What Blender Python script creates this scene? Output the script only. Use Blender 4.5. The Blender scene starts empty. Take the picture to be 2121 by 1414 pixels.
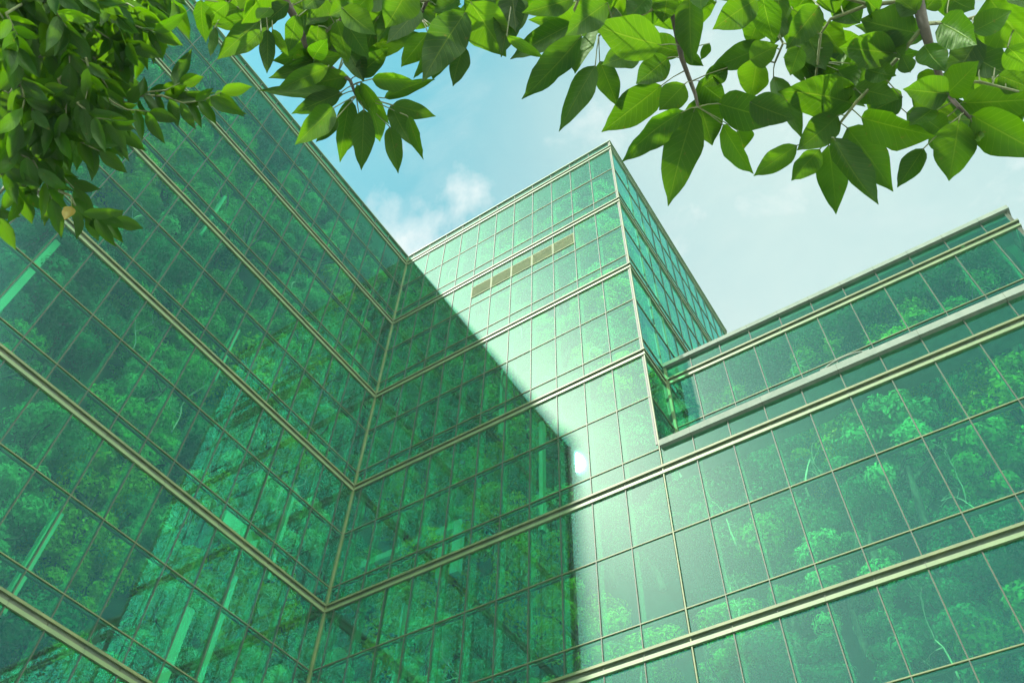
import bpy, math, random
import numpy as np
from mathutils import Vector, Matrix

random.seed(7)
rng = np.random.default_rng(7)
SC = bpy.context.scene
COL = SC.collection
Z0 = 30.07                                   # height of the topmost floor band above the ground
FPX = 1750.1
ROT = np.array([[0.83740968, 0.42407201, 0.34483034],
                [0.54601449, -0.67763742, -0.49262126],
                [0.02476305, 0.60080817, -0.7990096]])
CAM = np.array([13.7587, -12.1534, -28.4685 + Z0])
RIGHT, UP, BACK = ROT[:, 0], ROT[:, 1], ROT[:, 2]

def ray(u, v):
    d = ROT @ np.array([(u - 1060.5) / FPX, -(v - 707) / FPX, -1.0])
    return d / np.linalg.norm(d)
def at(u, v, dist):
    return CAM + ray(u, v) * dist

# ------------------------------------------------------------------ materials
def new_mat(name):
    m = bpy.data.materials.new(name); m.use_nodes = True
    nt = m.node_tree; nt.nodes.clear()
    out = nt.nodes.new('ShaderNodeOutputMaterial')
    return m, nt, out
def N(nt, typ, **kw):
    n = nt.nodes.new(typ)
    for k, v in kw.items():
        if k in n.inputs: n.inputs[k].default_value = v
        else: setattr(n, k, v)
    return n
def mth(nt, op, a, b=None, clamp=False):
    n = nt.nodes.new('ShaderNodeMath'); n.operation = op; n.use_clamp = clamp
    for i, x in enumerate((a, b)):
        if x is None: continue
        if isinstance(x, (int, float)): n.inputs[i].default_value = x
        else: nt.links.new(x, n.inputs[i])
    return n.outputs[0]
def mixc(nt, fac, a, b):
    n = nt.nodes.new('ShaderNodeMix'); n.data_type = 'RGBA'
    for s, x in ((n.inputs[0], fac), (n.inputs[6], a), (n.inputs[7], b)):
        if isinstance(x, (int, float)): s.default_value = x
        elif isinstance(x, tuple): s.default_value = (*x, 1)
        else: nt.links.new(x, s)
    return n.outputs[2]

def metal_mat(name, c1, c2, rough=.55, metallic=.15, scale=3.0):
    m, nt, out = new_mat(name); L = nt.links
    b = N(nt, 'ShaderNodeBsdfPrincipled', Roughness=rough, Metallic=metallic)
    tc = N(nt, 'ShaderNodeTexCoord')
    nz = N(nt, 'ShaderNodeTexNoise', Scale=scale, Detail=6.0)
    L.new(tc.outputs['Object'], nz.inputs['Vector'])
    f = mth(nt, 'MULTIPLY', mth(nt, 'SUBTRACT', nz.outputs[0], .35), 2.2, True)
    L.new(mixc(nt, f, c1, c2), b.inputs['Base Color'])
    bp = N(nt, 'ShaderNodeBump', Strength=.15, Distance=.01)
    n2 = N(nt, 'ShaderNodeTexNoise', Scale=40.0, Detail=3.0)
    L.new(tc.outputs['Object'], n2.inputs['Vector']); L.new(n2.outputs[0], bp.inputs['Height'])
    L.new(bp.outputs[0], b.inputs['Normal'])
    L.new(b.outputs[0], out.inputs[0]); return m

def glass_mat(name, tint, f0, haze_w):
    m, nt, out = new_mat(name); L = nt.links
    lw = N(nt, 'ShaderNodeLayerWeight', Blend=.5)
    f5 = mth(nt, 'POWER', lw.outputs['Facing'], 5.0)
    fac = mth(nt, 'ADD', mth(nt, 'MULTIPLY', f5, 1 - f0), f0, True)
    tc = N(nt, 'ShaderNodeTexCoord')
    nz = N(nt, 'ShaderNodeTexNoise', Scale=.9, Detail=2.0)
    L.new(tc.outputs['Object'], nz.inputs['Vector'])
    tr = N(nt, 'ShaderNodeBsdfTransparent')
    L.new(mixc(nt, nz.outputs[0], tuple(x * .93 for x in tint), tuple(min(1, x * 1.06) for x in tint)), tr.inputs['Color'])
    g1 = N(nt, 'ShaderNodeBsdfGlossy', Roughness=.008, Color=(.22, 1.0, .88, 1))
    g2 = N(nt, 'ShaderNodeBsdfGlossy', Roughness=.37, Color=(.78, 1, .80, 1))
    mg = N(nt, 'ShaderNodeMixShader'); mg.inputs[0].default_value = haze_w
    L.new(g1.outputs[0], mg.inputs[1]); L.new(g2.outputs[0], mg.inputs[2])
    ms = N(nt, 'ShaderNodeMixShader')
    L.new(fac, ms.inputs[0]); L.new(tr.outputs[0], ms.inputs[1]); L.new(mg.outputs[0], ms.inputs[2])
    L.new(ms.outputs[0], out.inputs[0]); return m
def clear_mat(name, tint):
    m, nt, out = new_mat(name)
    t = N(nt, 'ShaderNodeBsdfTransparent', Color=(*tint, 1)); nt.links.new(t.outputs[0], out.inputs[0]); return m
def fin_mat(name):
    m, nt, out = new_mat(name); L = nt.links
    t = N(nt, 'ShaderNodeBsdfTransparent', Color=(.72, .95, .85, 1))
    d = N(nt, 'ShaderNodeBsdfDiffuse', Color=(.10, .30, .2, 1)); tl = N(nt, 'ShaderNodeBsdfTranslucent', Color=(.10, .30, .2, 1))
    a = N(nt, 'ShaderNodeAddShader'); L.new(d.outputs[0], a.inputs[0]); L.new(tl.outputs[0], a.inputs[1])
    ms = N(nt, 'ShaderNodeMixShader'); ms.inputs[0].default_value = .10
    L.new(t.outputs[0], ms.inputs[1]); L.new(a.outputs[0], ms.inputs[2]); L.new(ms.outputs[0], out.inputs[0]); return m

def frost_mat(name):
    m, nt, out = new_mat(name); L = nt.links
    t = N(nt, 'ShaderNodeBsdfTranslucent', Color=(.10, .24, .15, 1)); d = N(nt, 'ShaderNodeBsdfDiffuse', Color=(.06, .16, .10, 1))
    ms = N(nt, 'ShaderNodeMixShader'); ms.inputs[0].default_value = .55
    L.new(d.outputs[0], ms.inputs[1]); L.new(t.outputs[0], ms.inputs[2]); L.new(ms.outputs[0], out.inputs[0]); return m

def crown_mat(name, c1, c2, trans):
    """foliage of the wood: colour varies from tree to tree and from spray to spray"""
    m, nt, out = new_mat(name); L = nt.links
    oi = N(nt, 'ShaderNodeObjectInfo'); tc = N(nt, 'ShaderNodeTexCoord')
    nz = N(nt, 'ShaderNodeTexNoise', Scale=2.6, Detail=3.0); L.new(tc.outputs['Object'], nz.inputs['Vector'])
    f = mth(nt, 'ADD', mth(nt, 'MULTIPLY', oi.outputs['Random'], .6), mth(nt, 'MULTIPLY', mth(nt, 'SUBTRACT', nz.outputs[0], .3), .8), True)
    c = mixc(nt, f, c1, c2)
    d = N(nt, 'ShaderNodeBsdfDiffuse'); L.new(c, d.inputs['Color'])
    t = N(nt, 'ShaderNodeBsdfTranslucent'); L.new(mixc(nt, .5, c, trans), t.inputs['Color'])
    ms = N(nt, 'ShaderNodeMixShader'); ms.inputs[0].default_value = .36
    L.new(d.outputs[0], ms.inputs[1]); L.new(t.outputs[0], ms.inputs[2])
    L.new(ms.outputs[0], out.inputs[0]); return m

def leaf_mat(name, top, trans, vein, tfac=.5, gloss=.05, gr=.42):
    """one near leaf: pale midrib and side veins from the leaf's own UVs"""
    m, nt, out = new_mat(name); L = nt.links
    uv = N(nt, 'ShaderNodeUVMap'); sp = N(nt, 'ShaderNodeSeparateXYZ'); L.new(uv.outputs[0], sp.inputs[0])
    au = mth(nt, 'ABSOLUTE', mth(nt, 'SUBTRACT', mth(nt, 'MULTIPLY', mth(nt, 'FRACT', sp.outputs[0]), 2.0), 1.0))
    rnd = mth(nt, 'MULTIPLY', mth(nt, 'FLOOR', sp.outputs[0]), .1)        # every leaf its own tone
    mid = mth(nt, 'SUBTRACT', 1.0, mth(nt, 'DIVIDE', au, .05), True)
    ph = mth(nt, 'SUBTRACT', mth(nt, 'MULTIPLY', sp.outputs[1], 11.0), mth(nt, 'MULTIPLY', au, 2.1))
    wave = mth(nt, 'ABSOLUTE', mth(nt, 'SUBTRACT', mth(nt, 'FRACT', ph), .5))
    side = mth(nt, 'SUBTRACT', 1.0, mth(nt, 'DIVIDE', wave, .07), True)
    vm = mth(nt, 'MAXIMUM', mid, mth(nt, 'MULTIPLY', side, .55))
    tc = N(nt, 'ShaderNodeTexCoord'); nz = N(nt, 'ShaderNodeTexNoise', Scale=22.0, Detail=5.0, Roughness=.65); L.new(tc.outputs['Object'], nz.inputs['Vector'])
    nv = mth(nt, 'MULTIPLY', mth(nt, 'SUBTRACT', nz.outputs[0], .3), 1.1, True)
    tone = mth(nt, 'ADD', mth(nt, 'MULTIPLY', rnd, .75), mth(nt, 'MULTIPLY', nv, .3), True)
    c = mixc(nt, tone, top, tuple(x * 1.8 for x in top)); c = mixc(nt, mth(nt, 'MULTIPLY', vm, .85), c, vein)
    t = mixc(nt, tone, trans, (trans[0] * 1.9, trans[1] * 1.5, trans[2] * 1.2)); t = mixc(nt, mth(nt, 'MULTIPLY', vm, .8), t, tuple(x * 1.3 for x in vein))
    sn = N(nt, 'ShaderNodeTexNoise', Scale=60.0, Detail=2.0); L.new(tc.outputs['Object'], sn.inputs['Vector'])
    spot = mth(nt, 'MULTIPLY', mth(nt, 'SUBTRACT', sn.outputs[0], .68), 12.0, True)
    c = mixc(nt, mth(nt, 'MULTIPLY', spot, .6), c, (.10, .07, .01)); t = mixc(nt, mth(nt, 'MULTIPLY', spot, .5), t, (.12, .09, .01))
    bp = N(nt, 'ShaderNodeBump', Strength=.25, Distance=.003); L.new(mth(nt, 'ADD', vm, mth(nt, 'MULTIPLY', wave, .8)), bp.inputs['Height'])
    d = N(nt, 'ShaderNodeBsdfDiffuse'); L.new(c, d.inputs['Color']); L.new(bp.outputs[0], d.inputs['Normal'])
    tl = N(nt, 'ShaderNodeBsdfTranslucent'); L.new(t, tl.inputs['Color']); L.new(bp.outputs[0], tl.inputs['Normal'])
    ms = N(nt, 'ShaderNodeMixShader'); ms.inputs[0].default_value = tfac
    L.new(d.outputs[0], ms.inputs[1]); L.new(tl.outputs[0], ms.inputs[2])
    g = N(nt, 'ShaderNodeBsdfGlossy', Roughness=gr, Color=(.5, .66, .42, 1)); L.new(bp.outputs[0], g.inputs['Normal'])
    lw = N(nt, 'ShaderNodeLayerWeight', Blend=.35)
    m2 = N(nt, 'ShaderNodeMixShader'); L.new(mth(nt, 'ADD', mth(nt, 'MULTIPLY', lw.outputs['Fresnel'], .07), gloss, True), m2.inputs[0])
    L.new(ms.outputs[0], m2.inputs[1]); L.new(g.outputs[0], m2.inputs[2]); L.new(m2.outputs[0], out.inputs[0]); return m

def rough_mat(name, c1, c2, scale=4.0, bump=.4, rough=.85):
    m, nt, out = new_mat(name); L = nt.links
    b = N(nt, 'ShaderNodeBsdfPrincipled', Roughness=rough)
    tc = N(nt, 'ShaderNodeTexCoord'); nz = N(nt, 'ShaderNodeTexNoise', Scale=scale, Detail=8.0)
    L.new(tc.outputs['Object'], nz.inputs['Vector'])
    L.new(mixc(nt, mth(nt, 'MULTIPLY', mth(nt, 'SUBTRACT', nz.outputs[0], .3), 2.2, True), c1, c2), b.inputs['Base Color'])
    bp = N(nt, 'ShaderNodeBump', Strength=bump, Distance=.03); L.new(nz.outputs[0], bp.inputs['Height']); L.new(bp.outputs[0], b.inputs['Normal'])
    L.new(b.outputs[0], out.inputs[0]); return m

M = dict(
    glass=glass_mat('green_glass', (.42, .99, .64), .085, .105),
    clear=clear_mat('glass_back', (.95, 1, .97)),
    fin=fin_mat('fin_glass'),
    bronze=metal_mat('bronze_frame', (.010, .018, .004), (.022, .03, .008)),
    gold=metal_mat('pale_gold_rail', (.040, .060, .014), (.075, .09, .024)),
    ledge=metal_mat('pale_green_ledge', (.058, .092, .032), (.085, .12, .045), .5, .15),
    gap=metal_mat('dark_joint', (.02, .03, .015), (.04, .05, .02)),
    coping=rough_mat('pale_concrete', (.075, .10, .075), (.11, .13, .10), 6.0, .2),
    louvre=metal_mat('louvre_metal', (.075, .105, .03), (.11, .13, .04), .75, .0),
    pier=rough_mat('pale_cladding', (.62, .55, .54), (.72, .66, .66), 3.0, .05, .5),
    frost=frost_mat('frosted_roof_glass'),
    slab=rough_mat('roof_slab', (.25, .42, .34), (.32, .5, .4), 2.0, .1),
    column=rough_mat('pale_column', (.05, .15, .10), (.07, .18, .125), 2.0, .05, .5),
    soil=rough_mat('bank_soil', (.010, .028, .012), (.02, .05, .018), 1.6, 1.0),
    bark=rough_mat('bark', (.022, .019, .012), (.06, .05, .033), 14.0, .6),
    palebark=rough_mat('pale_bark', (.20, .20, .14), (.32, .30, .22), 10.0, .3),
    twig=rough_mat('green_twig', (.05, .075, .02), (.10, .11, .04), 20.0, .3),
    paving=rough_mat('paving', (.40, .40, .37), (.50, .49, .46), .8, .2),
    f_mid=crown_mat('foliage_mid', (.035, .14, .035), (.14, .32, .06), (.14, .38, .05)),
    f_dark=crown_mat('foliage_blue', (.012, .08, .045), (.05, .19, .085), (.05, .26, .08)),
    f_pale=crown_mat('foliage_pale', (.08, .22, .09), (.16, .34, .14), (.14, .38, .12)),
    f_yel=crown_mat('foliage_yellow', (.13, .22, .02), (.26, .33, .03), (.26, .36, .02)),
    under=crown_mat('undergrowth_leaf', (.018, .08, .03), (.045, .13, .045), (.04, .18, .04)),
    leaf_big=leaf_mat('large_leaf', (.005, .024, .0015), (.044, .125, .0008), (.09, .15, .008), .70, .012),
    leaf_small=leaf_mat('small_leaf', (.003, .024, .0008), (.042, .12, .0005), (.05, .10, .004), .66, .016, .36),
    leaf_yel=leaf_mat('yellow_leaf', (.12, .08, .006), (.18, .12, .008), (.16, .12, .02), .5),
)

# ------------------------------------------------------------------ mesh helpers
class MB:
    def __init__(self): self.v = []; self.f = []; self.m = []; self.uv = None
    def box(self, x0, x1, y0, y1, z0, z1, mi=0, top_mi=None):
        b = len(self.v)
        self.v += [(x0, y0, z0), (x1, y0, z0), (x1, y1, z0), (x0, y1, z0), (x0, y0, z1), (x1, y0, z1), (x1, y1, z1), (x0, y1, z1)]
        self.f += [(b, b+3, b+2, b+1), (b+4, b+5, b+6, b+7), (b, b+1, b+5, b+4), (b+1, b+2, b+6, b+5), (b+2, b+3, b+7, b+6), (b+3, b, b+4, b+7)]
        self.m += [mi] * 6
    def tube(self, pts, rad, seg=7, mi=0):
        pts = [np.array(p, float) for p in pts]; b = len(self.v); n = len(pts)
        ref = np.array([.3, .5, .81])
        for i, p in enumerate(pts):
            t = pts[min(i+1, n-1)] - pts[max(i-1, 0)]; t = t / (np.linalg.norm(t) + 1e-9)
            a = np.cross(t, ref); a /= np.linalg.norm(a) + 1e-9; c = np.cross(t, a)
            r = rad[i] if hasattr(rad, '__len__') else rad
            for k in range(seg):
                an = 2 * math.pi * k / seg
                self.v.append(tuple(p + r * (math.cos(an) * a + math.sin(an) * c)))
        for i in range(n - 1):
            for k in range(seg):
                k2 = (k + 1) % seg
                self.f.append((b+i*seg+k, b+i*seg+k2, b+(i+1)*seg+k2, b+(i+1)*seg+k)); self.m.append(mi)
        self.f.append(tuple(b + k for k in reversed(range(seg)))); self.f.append(tuple(b + (n-1)*seg + k for k in range(seg))); self.m += [mi, mi]
    def build(self, name, mats, parent=None, smooth=False, loc=None):
        me = bpy.data.meshes.new(name)
        v = self.v
        if loc is not None: v = [(a[0]-loc[0], a[1]-loc[1], a[2]-loc[2]) for a in v]
        me.from_pydata(v, [], self.f)
        for mm in (mats if isinstance(mats, (list, tuple)) else [mats]): me.materials.append(mm)
        me.polygons.foreach_set('material_index', self.m)
        if smooth: me.polygons.foreach_set('use_smooth', [True] * len(self.f))
        if self.uv is not None:
            ul = me.uv_layers.new(name='UVMap')
            li = np.zeros(len(me.loops), int); me.loops.foreach_get('vertex_index', li)
            ul.data.foreach_set('uv', np.array(self.uv, float)[li].ravel())
        me.update()
        return link(name, me, parent, loc)
def link(name, me, parent=None, loc=None):
    o = bpy.data.objects.new(name, me); COL.objects.link(o)
    if parent is not None: o.parent = parent
    if loc is not None: o.location = loc
    return o
def thing(name, label, cat, loc=(0, 0, 0), group=None):
    o = bpy.data.objects.new(name, None); COL.objects.link(o); o.location = loc; o.empty_display_size = .2
    o['label'] = label; o['category'] = cat
    if group: o['group'] = group
    return o

# ------------------------------------------------------------------ sun, sky, camera
SUN = ray(1192, 965) * np.array([1, -1, 1]); SUN /= np.linalg.norm(SUN)
sl = bpy.data.lights.new('sun', 'SUN'); sl.energy = 4.4; sl.angle = math.radians(1.2); sl.color = (1, .96, .88)
so = bpy.data.objects.new('sun', sl); COL.objects.link(so); so.location = (0, -20, 60)
so.rotation_euler = Vector(SUN).to_track_quat('Z', 'Y').to_euler()

w = bpy.data.worlds.new('World'); SC.world = w; w.use_nodes = True
nt = w.node_tree; nt.nodes.clear(); L = nt.links
out = N(nt, 'ShaderNodeOutputWorld'); bg = N(nt, 'ShaderNodeBackground', Strength=.088)
sky = N(nt, 'ShaderNodeTexSky'); sky.sky_type = 'NISHITA'; sky.sun_disc = False
sky.sun_elevation = math.asin(SUN[2]); sky.sun_rotation = math.atan2(SUN[0], SUN[1]); sky.air_density = 1.0; sky.dust_density = .6; sky.ozone_density = 1.2
tc = N(nt, 'ShaderNodeTexCoord')
def dotdir(d, lo, hi):
    vm = N(nt, 'ShaderNodeVectorMath'); vm.operation = 'DOT_PRODUCT'; L.new(tc.outputs['Generated'], vm.inputs[0]); vm.inputs[1].default_value = tuple(np.array(d) / np.linalg.norm(d))
    mr = N(nt, 'ShaderNodeMapRange'); mr.interpolation_type = 'SMOOTHSTEP'; L.new(vm.outputs['Value'], mr.inputs[0])
    mr.inputs[1].default_value = math.cos(math.radians(lo)); mr.inputs[2].default_value = math.cos(math.radians(hi)); return mr.outputs[0]
def cloud(scale, lo, hi, off):
    mp = N(nt, 'ShaderNodeMapping'); mp.inputs['Location'].default_value = off; L.new(tc.outputs['Generated'], mp.inputs[0])
    nz = N(nt, 'ShaderNodeTexNoise', Scale=scale, Detail=9.0, Roughness=.58, Distortion=.25); L.new(mp.outputs[0], nz.inputs['Vector'])
    return nz.outputs[0], mp
n1, _ = cloud(3.2, 0, 0, (1.3, .4, 2.1))
n2, _ = cloud(11.0, 0, 0, (.3, 1.4, .1))
tint = N(nt, 'ShaderNodeMix', data_type='RGBA', blend_type='MULTIPLY'); tint.inputs[0].default_value = 1.0
L.new(sky.outputs[0], tint.inputs[6]); tint.inputs[7].default_value = (.82, 1.68, 1.15, 1)
# thin high haze, thicker towards the right of the roofs
hz = dotdir((.10, .58, .80), 34, 4)
veil = mth(nt, 'ADD', mth(nt, 'MULTIPLY', mth(nt, 'SUBTRACT', n1, .45), .75), mth(nt, 'MULTIPLY', hz, .8), True)
c = mixc(nt, mth(nt, 'MULTIPLY', veil, .97), tint.outputs[2], (3.0, 3.65, 3.5))
# one small cumulus over the inner corner
cu = mth(nt, 'MAXIMUM', mth(nt, 'MAXIMUM', dotdir(ray(862, 500), 3.4, .3), dotdir(ray(925, 420), 3.8, .3)), mth(nt, 'MULTIPLY', dotdir(ray(785, 445), 3.0, .2), .9))
cm = mth(nt, 'MULTIPLY', mth(nt, 'SUBTRACT', mth(nt, 'ADD', mth(nt, 'MULTIPLY', cu, .42), mth(nt, 'MULTIPLY', n2, 2.2)), 1.30), 2.0, True)
c = mixc(nt, mth(nt, 'MULTIPLY', cm, .85), c, (3.9, 4.15, 4.15))
n3, m3 = cloud(5.0, 0, 0, (2.2, .7, .4)); m3.inputs['Scale'].default_value = (1.0, 2.6, 1.6)
ws = mth(nt, 'MULTIPLY', mth(nt, 'SUBTRACT', n3, .52), 3.0, True)
c = mixc(nt, mth(nt, 'MULTIPLY', ws, .38), c, (3.7, 4.0, 4.0))
# unseen cloud bank added behind the viewer so the front walls mirror a glow
r = ray(1235, 860); bk = dotdir((r[0], -r[1], r[2]), 18, 1)
bm = mth(nt, 'MULTIPLY', bk, mth(nt, 'ADD', .6, mth(nt, 'MULTIPLY', n1, .8)), True)
c = mixc(nt, bm, c, (8.5, 10.2, 9.6))
# unseen bright cloud added low at the right rear to brighten the shaded wood
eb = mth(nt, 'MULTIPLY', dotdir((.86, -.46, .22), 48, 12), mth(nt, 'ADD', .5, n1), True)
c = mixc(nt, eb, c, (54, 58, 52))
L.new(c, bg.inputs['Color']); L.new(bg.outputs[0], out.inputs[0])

cd = bpy.data.cameras.new('camera'); co = bpy.data.objects.new('camera', cd); COL.objects.link(co)
cd.sensor_width = 36; cd.lens = FPX / 2121 * 36; cd.clip_start = .05; cd.clip_end = 5000
mw = Matrix.Identity(4)
for i in range(3):
    for j in range(3): mw[i][j] = float(ROT[i, j])
    mw[i][3] = float(CAM[i])
co.matrix_world = mw; SC.camera = co
SC.view_settings.view_transform = 'Standard'; SC.view_settings.look = 'None'; SC.view_settings.exposure = 1.45; SC.view_settings.gamma = 1
SC.render.engine = 'CYCLES'
cy = SC.cycles; cy.max_bounces = 7; cy.diffuse_bounces = 3; cy.glossy_bounces = 3; cy.transmission_bounces = 4; cy.transparent_max_bounces = 20
cy.use_denoising = True; cy.sample_clamp_indirect = 6; cy.caustics_reflective = False; cy.caustics_refractive = False

# ------------------------------------------------------------------ ground
g = MB(); g.v = [(-400, -400, 0), (400, -400, 0), (400, 400, 0), (-400, 400, 0)]; g.f = [(0, 1, 2, 3)]; g.m = [0]
go = g.build('plaza_ground', M['paving']); go['kind'] = 'structure'

# ------------------------------------------------------------------ the glass blocks
W = 9.2; LA = 12.46; DY = 1.17; TD = 10.1; FX1 = 20.33; DX1 = 17.70
ZT = .52 + Z0; ZD = -11.34 + Z0; ZF = -15.22 + Z0
def visible(p):
    q = ROT.T @ (np.array(p) - CAM)
    if q[2] > -.1: return False
    u = 1060.5 + FPX * q[0] / -q[2]; v = 707 - FPX * q[1] / -q[2]
    return -60 < u < 2181 and -60 < v < 1474
class Wall:
    """a facade plane; s runs along the wall, n is the outward normal axis"""
    def __init__(self, root, axis, plane, outward, s_list, ztop, zbot, panes):
        self.root, self.axis, self.plane, self.o, self.s, self.zt, self.zb, self.panes = root, axis, plane, outward, s_list, ztop, zbot, panes
    def bx(self, mb, s0, s1, n0, n1, z0, z1, mi=0):
        a, b = sorted((self.plane + self.o * n0, self.plane + self.o * n1))
        if self.axis == 'x': mb.box(a, b, s0, s1, z0, z1, mi)
        else: mb.box(s0, s1, a, b, z0, z1, mi)
    def pt(self, s, n, z):
        return (self.plane + self.o * n, s, z) if self.axis == 'x' else (s, self.plane + self.o * n, z)
    def pane(self, s0, s1, z0, z1):
        # thin sheet of glass, set a hair out of true so that reflections break from pane to pane
        t = rng.normal(0, .0018, 2); zc = (z0+z1)/2; sc = (s0+s1)/2
        mb = MB(); fr = []
        for n in (0.0, -.018):
            for (s, z) in ((s0, z0), (s1, z0), (s1, z1), (s0, z1)):
                mb.v.append(self.pt(s, n + t[0]*(s-sc) + t[1]*(z-zc), z))
        mb.f = [(0, 1, 2, 3), (7, 6, 5, 4), (0, 4, 5, 1), (1, 5, 6, 2), (2, 6, 7, 3), (3, 7, 4, 0)]
        if (self.axis == 'x') == (self.o < 0): mb.f = [tuple(reversed(q)) for q in mb.f]
        if self.axis == 'x' : pass
        mb.m = [0, 1, 1, 1, 1, 1]
        c = self.pt(sc, 0, zc); vis = sum(visible(self.pt(s, 0, z)) for s in (s0, sc, s1) for z in (z0, zc, z1))
        d = CAM - np.array(c); nn = np.array(self.pt(0, 1, 0)) - np.array(self.pt(0, 0, 0))
        score = (s1-s0)*(z1-z0) * abs(d @ nn) / np.linalg.norm(d)**3 * (vis / 9)
        self.panes.append((score, mb, c))
    def build(self, bands, trans, parapet_top=True, floor_z=None, mull_top=None, band_end=(0, 0), fins=True, skip=None, mull=True):
        s = self.s; zt, zb = self.zt, self.zb
        rows = sorted([z for z in bands + trans if zb < z < zt - .05] + [zt, zb])
        for i in range(len(s) - 1):
            for j in range(len(rows) - 1):
                a, b = rows[j], rows[j+1]
                if skip and skip(s[i], s[i+1], a, b): continue
                self.pane(s[i] + .012, s[i+1] - .012, a + .012, b - .012)
        if mull:
            for q in s:
                mb = MB(); self.bx(mb, q-.009, q+.009, -.02, .02, zb, zt - .03); self.bx(mb, q-.014, q+.014, -.06, -.019, zb, zt - .03)
                mb.build('mullion', M['bronze'], self.root)
                if fins and s[0] + .1 < q < s[-1] - .1:
                    mb = MB(); self.bx(mb, q-.012, q+.012, -.26, -.085, zb, zt - .25); mb.build('glass_fin', M['fin'], self.root)
        for z in bands:
            if not (zb < z < zt): continue
            e0, e1 = band_end; mb = MB()
            self.bx(mb, s[0]-e0*.6, s[-1]+e1*.6, -.02, .06, z+.0605, z+.115, 0)     # upper rail
            self.bx(mb, s[0]-e0*.1, s[-1]+e1*.1, -.02, .006, z-.03, z+.060, 1)    # dark joint
            self.bx(mb, s[0]-e0*.4, s[-1]+e1*.4, -.02, .045, z-.105, z-.0305, 2)         # ledge
            for k in range(1, len(s)-1, 2):                                         # butt joints of the ledge
                self.bx(mb, s[k]-.004, s[k]+.004, -.01, .0465, z-.1065, z-.029, 1)
            mb.build('floor_band', [M['gold'], M['gap'], M['ledge']], self.root)
        for z in trans:
            if not (zb < z < zt): continue
            mb = MB(); self.bx(mb, s[0], s[-1], -.03, .022, z-.010, z+.010); mb.build('transom', M['gold'], self.root)
            mb = MB(); self.bx(mb, s[0], s[-1], -.10, -.035, z-.04, z-.012); mb.build('transom_backing', M['gap'], self.root)
def flush_panes(root, panes):
    panes.sort(key=lambda q: -q[0])
    for sc, mb, c in panes[:100]: mb.build('window_pane', [M['glass'], M['clear']], root, loc=c)
    rest = MB()
    for sc, mb, c in panes[100:]:
        b = len(rest.v); rest.v += mb.v; rest.f += [tuple(i+b for i in f) for f in mb.f]; rest.m += mb.m
    if rest.v:
        o = rest.build('window_panes', [M['glass'], M['clear']], root); o['kind'] = 'stuff'

BANDS = [Z0 - 4*k for k in range(8)]
TR = [Z0 - 4*k - 1.64 for k in range(8)] + [Z0 - 4*k - 3.36 for k in range(7)]

# --- left block: wall A, plane x=0, facing +x
left = thing('glass_building', 'green glass block on the left, its long wall slanting down to the inner corner', 'building', (0, -6, 0))
left.location = (0, 0, 0)
sA = [-(0.46 + .8*k) for k in range(15, -1, -1)] + [0.0]
pl = []
wa = Wall(left, 'x', 0.0, 1, sA, ZT, .02, pl); wa.build(BANDS, TR, band_end=(.1, -.115))
flush_panes(left, pl)
mb = MB(); mb.box(-.10, .055, -LA, -.04, ZT-.012, ZT+.028); mb.build('parapet_cap', M['ledge'], left)
mb = MB(); mb.box(-9.0, -.06, -LA+.02, 3.0, ZT-.14, ZT-.05); mb.build('roof', M['frost'], left)
# rounded pale end pier
mb = MB(); nseg = 10; prof = [(.16, -LA-.02), (.16, -LA-.35)] + [(.16-.5*(1-math.cos(a)), -LA-.35-.5*math.sin(a)) for a in np.linspace(.1, math.pi/2, nseg)] + [(-9.0, -LA-.85), (-9.0, -LA-.02)]
nb = len(prof)
for z in (.0, ZT+.03): mb.v += [(x, y, z) for x, y in prof]
mb.f = [tuple(reversed(range(nb))), tuple(range(nb, 2*nb))] + [(k, (k+1) % nb, nb+(k+1) % nb, nb+k) for k in range(nb)]; mb.m = [0]*len(mb.f)
mb.f = [tuple(reversed(f)) for f in mb.f]
mb.build('end_pier', M['pier'], left)
mb = MB(); mb.box(-9.3, -9.02, -LA, 3.0, 0, ZT); mb.build('rear_wall', M['slab'], left)
mb = MB(); mb.box(-.03, .05, -.048, .035, .0, ZT-.03); mb.build('corner_post', M['gold'], left)
# pale columns and a beam seen behind the left wall
for (y0, y1, za, zb_) in ((-6.75, -6.60, -23.9, -17.7), (-3.36, -3.14, -23.9, -17.75), (-9.95, -9.80, -15.9, -12.1), (-5.05, -4.95, -12.0, -9.8), (-7.3, -7.22, -8.0, -5.6), (-2.5, -2.38, -20, -16.4), (-1.6, -1.52, -15.9, -13)):
    mb = MB(); mb.box(-.62, -.46, y0, y1, za+Z0, zb_+Z0); mb.build('interior_column', M['column'], left)
mb = MB(); mb.box(-.60, -.44, -3.3, -2.2, -15.75+Z0, -15.05+Z0); mb.build('interior_panel', M['column'], left)

# --- central tower: wall B, plane y=0, facing -y; wall C, plane x=W, facing +x
tower = thing('glass_tower', 'tall green glass tower in the middle with a sharp outer corner against the sky', 'building')
sB = [0.0] + [.32 + .8*k for k in range(11)] + [W]
pl = []
wb = Wall(tower, 'y', 0.0, -1, sB, ZT, .02, pl); wb.build(BANDS, TR, band_end=(-.115, .0))
sCm = [DY + .8*k for k in range(1, 12)]
wc = Wall(tower, 'x', W, 1, [0.0, DY] + sCm[:-1] + [TD], ZT, ZF, pl)
wc.build([z for z in BANDS if z > ZF], [z for z in TR if z > ZF], band_end=(.115, 0))
flush_panes(tower, pl)
mb = MB(); mb.box(.05, W+.05, -.055, .10, ZT-.012, ZT+.028); mb.box(W-.10, W+.049, .101, TD, ZT-.012, ZT+.026); mb.build('parapet_cap', M['ledge'], tower)
mb = MB(); mb.box(-.05, W-.06, .06, TD, ZT-.14, ZT-.05); mb.build('roof', M['frost'], tower)
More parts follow.
